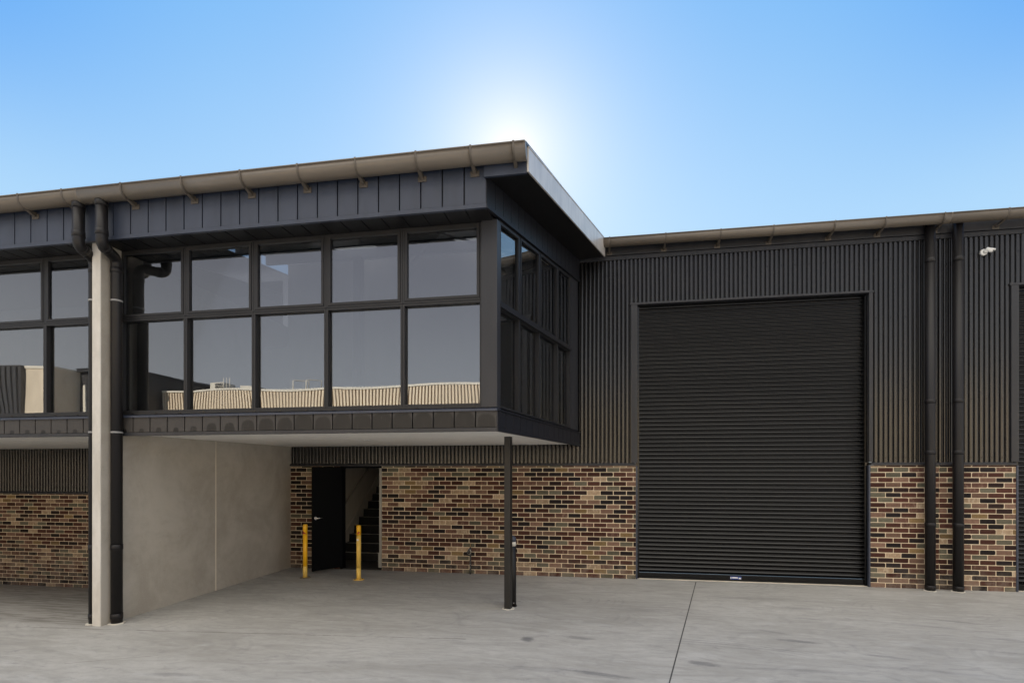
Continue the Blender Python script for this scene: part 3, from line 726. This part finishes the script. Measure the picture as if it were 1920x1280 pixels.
# ceiling under the office, inside of the office
m = MB(); m.hexa([(-6.355, 6.10, 2.494), S(.1, -.16, 2.494), S(TE-.05, -.10, 2.494), (-6.355, 9.99, 2.494)], [(-6.355, 6.10, 2.53), S(.1, -.16, 2.53), S(TE-.05, -.10, 2.53), (-6.355, 9.99, 2.53)])
m.build('ceiling', M['ceiling'], unit)
m = MB()                                              # corrugated packing strip seen under the side band
for k in range(34):
    a = .25+k*.112; m.hexa([S(a, -.16, 2.50), S(a, -.02, 2.50), S(a+.06, -.02, 2.50), S(a+.06, -.16, 2.50)], [S(a, -.16, 2.53), S(a, -.02, 2.53), S(a+.06, -.02, 2.53), S(a+.06, -.16, 2.53)])
m.build('packing_strip', M['soffit_dark'], unit)
boxpart('office_floor', M['inner'], unit, -6.35, -1.3, 6.32, 9.95, 2.55, 2.70)
boxpart('office_back_wall', M['inner'], unit, -6.35, -.55, 9.90, 9.94, 2.71, 6.2)
m = MB()
for k in range(4):
    y = 6.6+k*.85; z = 5.525+(y-5.62)*.172; m.box(-6.34, -1.35, y, y+.065, z-.20, z-.03)
m.tube([(-3.2, 6.3, 5.38), (-1.5, 9.6, 5.95)], .02, 8); m.tube([(-1.5, 6.3, 5.40), (-3.6, 9.6, 5.95)], .02, 8)
m.build('purlins', M['beam'], unit)
m = MB(); m.box(-3.78, -3.66, 7.6, 7.72, 2.71, 5.3); m.build('office_column', M['beam'], unit)
boxpart('office_partition', M['inner'], unit, -6.3, -4.9, 9.0, 9.08, 2.71, 4.3)

# post under the office corner
post_c = (-1.345, 7.545)
def rotbox(mb, cx, cy, hx, hy, z0, z1, ang, mi=0):
    c, s = math.cos(ang), math.sin(ang)
    q = [(cx+c*a-s*b, cy+s*a+c*b) for a, b in ((-hx, -hy), (hx, -hy), (hx, hy), (-hx, hy))]
    return mb.hexa([(x, y, z0) for x, y in q], [(x, y, z1) for x, y in q], mi)
pp = rotbox(MB(), *post_c, .047, .047, 0, 2.492, R(-11.3)).build('support_post', M['post'], unit, bevel=.006)
mb = MB(); rr = random.Random(5)
vs = [(post_c[0]+(.085+rr.uniform(-.015, .02))*math.cos(k*.5236), post_c[1]+(.085+rr.uniform(-.015, .02))*math.sin(k*.5236), -.002) for k in range(12)]
mb.add(vs+[(a, b, .008) for a, b, c in vs], [tuple(range(12, 24))]+[(k, (k+1) % 12, 12+(k+1) % 12, 12+k) for k in range(12)]).build('grout_bed', M['grout'], pp)

# door, jambs and stair
hx, hy, ang = -5.205, 9.975, math.atan2(9.40-9.975, -5.52+5.205)
L_ = .66
mb = rotbox(MB(), hx+math.cos(ang)*L_/2, hy+math.sin(ang)*L_/2, L_/2, .02, .055, 2.075, ang)
dr = mb.build('entry_door', M['door'], unit, bevel=.003)
fx, fy = hx+math.cos(ang)*(L_-.06), hy+math.sin(ang)*(L_-.06); nx, ny = math.cos(ang+math.pi/2), math.sin(ang+math.pi/2)
mb = MB()
for sg in (1, -1):
    a = (fx+nx*.02*sg, fy+ny*.02*sg); b = (fx+nx*.065*sg, fy+ny*.065*sg)
    mb.tube([(a[0], a[1], 1.08), (a[0]+nx*.01*sg, a[1]+ny*.01*sg, 1.08)], .028, 16)
    mb.tube([(a[0], a[1], 1.08), (b[0], b[1], 1.08)], .011, 10)
    mb.tube([(b[0], b[1], 1.08), (b[0]-math.cos(ang)*.13, b[1]-math.sin(ang)*.13, 1.08)], .011, 10)
mb.build('door_handle', M['chrome'], dr)
boxpart('door_frame', M['door'], unit, -5.262, -5.205, 9.99, 10.13, 0, 2.09)
boxpart('door_frame', M['door'], unit, -5.204, -4.411, 9.99, 10.13, 2.055, 2.09)
boxpart('door_frame', M['nosing'], unit, -4.410, -4.360, 9.99, 10.13, .10, 2.054)
boxpart('door_frame', M['nosing'], unit, -4.428, -4.360, 9.988, 10.128, .06, .36)
boxpart('entry_floor', M['floor_in'], unit, -5.9, -4.3, 10.0, 16, -.02, .012)
boxpart('stairwell_wall', M['inner'], unit, -5.92, -5.84, 10.205, 16, 0, 5.2)
boxpart('stairwell_wall', M['inner'], unit, -4.30, -4.22, 10.205, 16, 0, 5.2)
boxpart('stairwell_wall', M['inner'], unit, -5.92, -4.22, 16.0, 16.05, 0, 5.2)
boxpart('stairwell_ceiling', M['ceiling'], unit, -5.92, -4.22, 10.27, 16.0, 5.2, 5.25)
st = MB(); rise, going = .176, .25; ns = []
for k in range(15): st.box(-5.82, -4.31, 11+k*going, 11+(k+1)*going+.001, .012, (k+1)*rise)
stair = st.build('staircase', M['tread'], unit)
for k in range(15): boxpart('nosing', M['nosing'], stair, -5.82, -4.31, 11+k*going-.012, 11+k*going+.05, (k+1)*rise+.001, (k+1)*rise+.008)
m = MB(); m.hexa([(-5.839, 10.9, .012), (-5.815, 10.9, .012), (-5.815, 14.8, .012+15.4*rise), (-5.839, 14.8, .012+15.4*rise)], [(-5.839, 10.9, .30), (-5.815, 10.9, .30), (-5.815, 14.8, .30+15.6*rise), (-5.839, 14.8, .30+15.6*rise)])
m.build('stair_skirting', M['inner'], unit)
hr = MB().tube([(-5.77, 10.75, .93), (-5.77, 14.6, .95+15*rise)], .02, 12)
for y in (10.95, 12.4, 13.8):
    z = .93+(y-10.75)*(15*rise+.02)/3.85; hr.tube([(-5.77, y, z-.01), (-5.77, y, z-.06), (-5.838, y, z-.06)], .008, 8)
hr.build('handrail', M['nosing'], unit)

# ------------------------------------------------------------------ left unit
ledges = [(-7.588, -6.545, .0010, 0), (-8.588, -7.588, -.0012, .001), (-9.588, -8.588, .001, 0), (-10.588, -9.588, -.001, 0), (-11.588, -10.588, .001, 0), (-12.588, -11.588, -.001, 0)]
xa, xb = -17, -6.49
pans_front(left_unit, 'upper_fascia', M['fascia'], xa, -6.357, .2545, -7.614-.2545*50, 5.74, 4.925, 5.44, .045)
s = MB(); s.box(xa, xb, 5.79, 6.20, 4.945, 4.985)
for k in range(36):
    x = -6.75-k*.2545; s.box(x-.118, x+.118, 5.795, 6.095, 4.937, 4.946)
s.build('fascia_soffit', M['soffit_dark'], left_unit)
pans_front(left_unit, 'lower_fascia', M['band'], xa, xb, .2585, -1.208-.2585*80, 6.04, 2.462, 2.712, .042, .012, M['trim'])
MB().prism([(6.02, 2.700), (6.02, 2.724), (6.11, 2.745), (6.30, 2.745), (6.30, 2.700)], lambda s_, y, z: (s_, y, z), xa, xb).build('sill_flashing', M['fascia'], left_unit)
m = MB().box(xa, xb, 6.085, 6.19, 2.746, 2.774); x = xb-.2
while x > xa: m.box(x, x+.03, 6.082, 6.086, 2.753, 2.762, 1); x -= .36
m.build('sill_channel', [M['frame'], M['shutter']], left_unit)
front_windows(left_unit, ledges)
boxpart('ceiling', M['ceiling'], left_unit, xa, -6.487, 6.10, 9.99, 2.494, 2.53)
boxpart('office_floor', M['inner'], left_unit, xa, -6.49, 6.32, 9.95, 2.55, 2.70)
boxpart('office_back_wall', M['inner'], left_unit, xa, -6.49, 9.90, 9.94, 2.71, 5.9)
m = MB(); m.hexa([(xa, 6.25, 5.10), (-6.49, 6.25, 5.10), (-6.49, 9.88, 5.62), (xa, 9.88, 5.62)], [(xa, 6.25, 5.12), (-6.49, 6.25, 5.12), (-6.49, 9.88, 5.64), (xa, 9.88, 5.64)])
m.build('office_ceiling', M['inner'], left_unit)
boxpart('office_end_wall', M['inner'], left_unit, xa-.1, xa-.002, 6.2, 10, 2.5, 5.6)
roof_sheet(left_unit, xa, -6.425, xa, -6.425, 5.62, 26, 5.525, 8.0)
bricks(left_unit, -16.0, -6.486, ZL, 1.475, 10.0, 21)
corrugated(left_unit, -16.0, -6.486, 1.53, 2.50, 10.01, [(1.62, 2)])
MB().prism([(9.965, 1.477), (9.965, 1.508), (9.995, 1.53), (10.06, 1.53), (10.06, 1.477)], lambda s_, y, z: (s_, y, z), -16, -6.487).build('cladding_cap', M['trim'], left_unit)
boxpart('wall_core', M['soffit_dark'], left_unit, -17, -6.49, 10.14, 10.2, ZL, 2.6)
boxpart('end_wall', M['concrete'], left_unit, -16.2, -16.0, 5.9, 10.1, ZL-.1, 4.9)

# ------------------------------------------------------------------ party wall
wall = thing('concrete_wall', 'pale grey concrete wall with a narrow front edge, running back beside the entrance recess', 'wall', (-6.42, 8, 0))
m = MB().box(-6.484, -6.358, 5.81, 10.4, ZL-.1, 4.944)
m.build('wall_panel', M['concrete'], wall, bevel=.006)
m = MB().box(-6.4835, -6.3585, 5.800, 5.8095, -.02, 4.944); m.build('edge_face', M['pier'], wall)
boxpart('panel_joint', M['seal'], wall, -6.3585, -6.3530, 7.840, 7.864, .0, 2.493)

# front downpipes with swan necks
def swan(pr, x0, x1, y1, sx, zbot):
    r = .066
    a = [(x0, 5.625, 5.36), (x0, 5.625, 4.93)]
    bend1 = arc((x0, 5.625, 4.815), (x0, 5.625, 4.90), (x0+(x1-x0)*.25, 5.705, 4.807), 12)
    b2s = (x0+(x1-x0)*.75, y1-.085, 4.785)
    bend2 = arc((x1, y1, 4.765), b2s, (x1, y1, 4.68), 12)
    pts = a+bend1[0:]+bend2+[(x1, y1, zbot+.001)]
    pts2 = [pts[0]]
    for q in pts[1:]:
        if (Vector(q)-Vector(pts2[-1])).length > .004: pts2.append(q)
    p = downpipe(pr, pts2, r, [((x0, 5.625, 4.965), (0, 0, 1)), ((x0, 5.625, 5.33), (0, 0, 1)), (bend1[-1], Vector(b2s)-Vector(bend1[-1])), ((x1, y1, 4.62), (0, 0, 1)), ((x1, y1, .10), (0, 0, 1)), ((x1, y1, 1.0), (0, 0, 1))],
                 clips=[(x1, y1, 4.22, sx), (x1, y1, 2.50, sx), (x1, y1, 1.01, sx)])
    return p
swan(left_unit, -6.49, -6.562, 5.905, .6, 0)
swan(unit, -6.15, -6.280, 5.955, -.62, 0)

# ------------------------------------------------------------------ small things
def bollard(loc, dull, tape_rot, stripe):
    lab = ('bright yellow steel bollard with a dull foot, in front of the open black door leaf' if not dull else
           'dusty yellow steel bollard with a small white label, in front of the stair doorway')
    b = thing('bollard', lab, 'bollard', loc, 'yellow bollards guarding the doorway')
    x, y, z = loc; r = .041
    body = M['yellow_dull'] if dull else M['yellow_new']
    lo = .22
    MB().tube([(x, y, .008), (x, y, lo)], r, 28).build('foot', M['yellow_dull'], b)
    MB().tube([(x, y, lo), (x, y, .815)], r, 28).build('post', body, b)
    MB().tube([(x, y, .815), (x, y, .985), (x, y, .997), (x, y, 1.0)], [r, r, r-.008, r-.02], 28).build('cap', M['yellow_new'], b)
    mb = MB(); n = 18
    for (a0, a1) in stripe:                        # slanted red tape hugging the tube
        vs = []
        for k in range(n+1):
            a = R(a0+(a1-a0)*k/n); f = k/n
            zl, zh = (.825, .825+.065*(1-f)) if not dull else (.825+.05*f, .880)
            vs += [(x+(r+.0012)*math.cos(a), y+(r+.0012)*math.sin(a), zl), (x+(r+.0012)*math.cos(a), y+(r+.0012)*math.sin(a), zh)]
        mb.add(vs, [(2*k, 2*k+2, 2*k+3, 2*k+1) for k in range(n)], True)
    mb.build('reflective_tape', M['red_tape'], b)
    if dull:
        vs = []
        for k in range(9):
            a = R(-128+60*k/8); vs += [(x+(r+.0014)*math.cos(a), y+(r+.0014)*math.sin(a), .718), (x+(r+.0014)*math.cos(a), y+(r+.0014)*math.sin(a), .75)]
        MB().add(vs, [(2*k, 2*k+2, 2*k+3, 2*k+1) for k in range(8)], True).build('label_sticker', M['white_tape'], b)
    pl = MB(); q = [(x+.115*math.cos(R(45+90*k)), y+.115*math.sin(R(45+90*k))) for k in range(4)]
    oct_ = [(x+.10*math.cos(R(22.5+45*k)), y+.10*math.sin(R(22.5+45*k))) for k in range(8)]
    pl.add([(a, c, .001) for a, c in oct_]+[(a, c, .010) for a, c in oct_], [tuple(range(7, -1, -1)), tuple(range(8, 16))]+[(k, (k+1) % 8, 8+(k+1) % 8, 8+k) for k in range(8)])
    bp = pl.build('base_plate', M['zinc'] if not dull else M['yellow_dull'], b)
    for k in range(4):
        a = R(45+90*k); MB().tube([(x+.072*math.cos(a), y+.072*math.sin(a), .01), (x+.072*math.cos(a), y+.072*math.sin(a), .024)], .010, 6).build('bolt', M['zinc'], bp)
    return b
bollard((-5.476, 9.08, 0), False, 0, [(-140, -30)])
bollard((-4.412, 9.09, 0), True, 0, [(-95, -30), (-165, -130)])

bl = thing('bollard_light', 'short black domed bollard light standing just behind the black support post', 'bollard light', (-1.312, 7.70, 0))
bx, by = -1.312, 7.70; r = .058
MB().tube([(bx, by, .012), (bx, by, .89)], r, 28).build('body', M['pipe'], bl)
MB().tube([(bx, by, .89), (bx, by, .955)], r-.003, 28).build('light_band', M['grout'], bl)
MB().tube([(bx, by, .955)]+[(bx, by, .955+.03+.058*math.sin(R(a))) for a in range(0, 91, 10)], [r]+[max(.001, r*math.cos(R(a))) for a in range(0, 91, 10)], 28).build('dome', M['fascia'], bl)
for k in range(3):
    a = R(-60+k*120); MB().tube([(bx+r*math.cos(a)*.9, by+r*math.sin(a)*.9, .06), (bx+(r+.007)*math.cos(a), by+(r+.007)*math.sin(a), .06)], .008, 8).build('bolt', M['chrome'], bl)
MB().tube([(bx, by, 0), (bx, by, .012)], r+.012, 24).build('base_ring', M['pipe'], bl)

tap = thing('tap_standpipe', 'grimy garden tap on a short standpipe fixed to the brick wall left of the post', 'tap', (-2.519, 9.95, 0))
tx, ty = -2.519, 9.945
MB().tube([(tx, ty, 0), (tx, ty, .44)], .017, 14).build('pipe', M['iron'], tap)
MB().tube([(tx, ty, .41), (tx, ty, .50), (tx, ty, .52)], [.024, .022, .012], 14).build('tap_body', M['iron'], tap)
MB().tube([(tx, ty, .52), (tx, ty, .585)], .007, 8).build('spindle', M['brass'], tap)
MB().tube([(tx, ty-.01, .49), (tx-.01, ty-.06, .485), (tx-.03, ty-.085, .44), (tx-.03, ty-.085, .40)], .014, 12).build('spout', M['iron'], tap)
rg = [(tx-.012+.033*math.cos(R(a)), ty-.05, .44+.05*math.sin(R(a))) for a in range(0, 361, 20)]
MB().tube(rg, .006, 8, caps=False).build('hose_ring', M['chrome'], tap)
mb = MB()
for z in (.13, .19): mb.tube([(tx-.012, ty-.02, z), (tx+.012, ty-.02, z)], .008, 8); mb.tube([(tx, ty, z), (tx, 10.0, z)], .010, 8)
mb.build('pipe_clip', M['chrome'], tap)

sc_ = thing('security_camera', 'small white security camera on a round base high on the dark ribbed wall', 'camera', (6.274, 9.99, 5.62))
cx, cz = 6.25, 5.625
MB().tube([(cx, 10.0, cz), (cx, 9.965, cz), (cx, 9.955, cz)], [.052, .052, .042], 24).build('base', M['white'], sc_)
MB().tube([(cx, 9.96, cz), (cx+.02, 9.92, cz+.01)], .03, 16).build('ball_joint', M['white'], sc_)
d = Vector((.80, -.45, -.42)).normalized(); p = Vector((cx+.015, 9.92, cz+.022))
MB().tube([p-d*.02, p-d*.01, p+d*.075, p+d*.08], [.02, .031, .034, .032], 20).build('body', M['white'], sc_)
MB().tube([p+d*.0802, p+d*.084], [.029, .029], 20).build('lens', M['lens'], sc_)
mb = MB(); up = Vector((0, 0, 1)); sdv = d.cross(up).normalized(); uv = sdv.cross(d)
for s1 in (-.016, .016): mb.tube([p+d*.0835+sdv*s1-uv*.008, p+d*.0865+sdv*s1-uv*.008], .007, 10)
mb.build('infrared_lamp', M['white_tape'], sc_)
vs = []
for k in range(9):
    a = R(20+140*k/8); o_ = sdv*math.cos(a)*.037+uv*math.sin(a)*.037
    vs += [p-d*.01+o_, p+d*.105+o_]
MB().add([tuple(v) for v in vs], [(2*k, 2*k+1, 2*k+3, 2*k+2) for k in range(8)], True).build('sun_visor', M['white'], sc_)

for (x, y, lab) in ((-3.739, 7.995, 'small round white downlight in the ceiling under the office of the centre unit'), (-8.759, 7.617, 'small round white downlight in the ceiling left of the concrete wall')):
    dl = thing('downlight', lab, 'downlight', (x, y, 2.49), 'recessed ceiling downlights')
    MB().tube([(x, y, 2.497), (x, y, 2.490), (x, y, 2.487)], [.052, .052, .044], 24).build('trim_ring', M['white'], dl)
    MB().tube([(x, y, 2.4865), (x, y, 2.485)], [.034, .034], 20).build('diffuser', M['nosing'], dl)

# ------------------------------------------------------------------ across the yard (seen mirrored in the glass)
far = thing('ribbed_warehouse', 'pale cream ribbed warehouse across the yard, mirrored in the centre windows', 'building', (5, -22, 0), None)
FY, FT = -20.0, 7.45
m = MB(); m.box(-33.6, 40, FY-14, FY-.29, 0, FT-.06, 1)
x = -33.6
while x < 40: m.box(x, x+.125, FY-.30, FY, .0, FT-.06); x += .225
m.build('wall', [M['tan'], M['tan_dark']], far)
boxpart('parapet_cap', M['capping'], far, -33.7, 40.1, FY-.4, FY+.06, FT-.058, FT+.07)
for (a, b, h, y) in ((-29.9, -28.6, 1.25, -24), (-27.0, -25.8, .95, -24)):
    q = MB().box(a, b, y-1.5, y, FT-.2, FT+h); q.build('roof_unit', M['capping'], far)
m = MB()
for k in range(6): m.box(-29.4, -28.65, -23.99, -23.95, FT+.5+k*.12, FT+.56+k*.12)
m.build('roof_louvre', M['far_dark'], far)
m = MB()
for xx in (-27.9, -27.6, -28.2): m.tube([(xx, -23.5, FT), (xx, -23.5, FT+1.5)], .03, 6)
for xx in (-20.9, -20.0): m.tube([(xx, -20.6, FT), (xx, -20.6, FT+.75), (xx+.1, -20.9, FT+.8), (xx+.6, -21.4, FT+.8), (xx+.6, -21.4, FT)], .04, 6)
m.build('roof_rails', M['capping'], far)
dark = thing('dark_warehouse', 'dark ribbed warehouse with tan side panel across the yard, mirrored in the left windows', 'building', (-48, -16, 0))
m = MB(); m.box(-70, -36.05, -40, -15.09, 0, 8.6); x = -70
while x < -36.2: m.box(x, x+.2, -15.10, -15.0, 0, 8.5); x += .3
m.build('wall', M['far_dark'], dark)
boxpart('side_panel', M['far_tan'], dark, -36.04, -34.3, -36, -15.3, 0, 8.45)
boxpart('side_panel_cap', M['capping'], dark, -36.04, -34.25, -36, -15.25, 8.451, 8.6)
m = MB(); m.box(-34.24, -30.4, -30, -17.5, 0, 8.5); m.box(-34.24, -30.3, -30, -17.2, 8.501, 8.65); m.box(-33.9, -33.7, -17.55, -17.4, 0, 7.6, 1)
x = -34.2
while x < -30.5: m.box(x, x+.09, -17.24, -17.1, 8.651, 8.72); x += .18
m.build('annex', [M['far_dark'], M['capping']], dark)
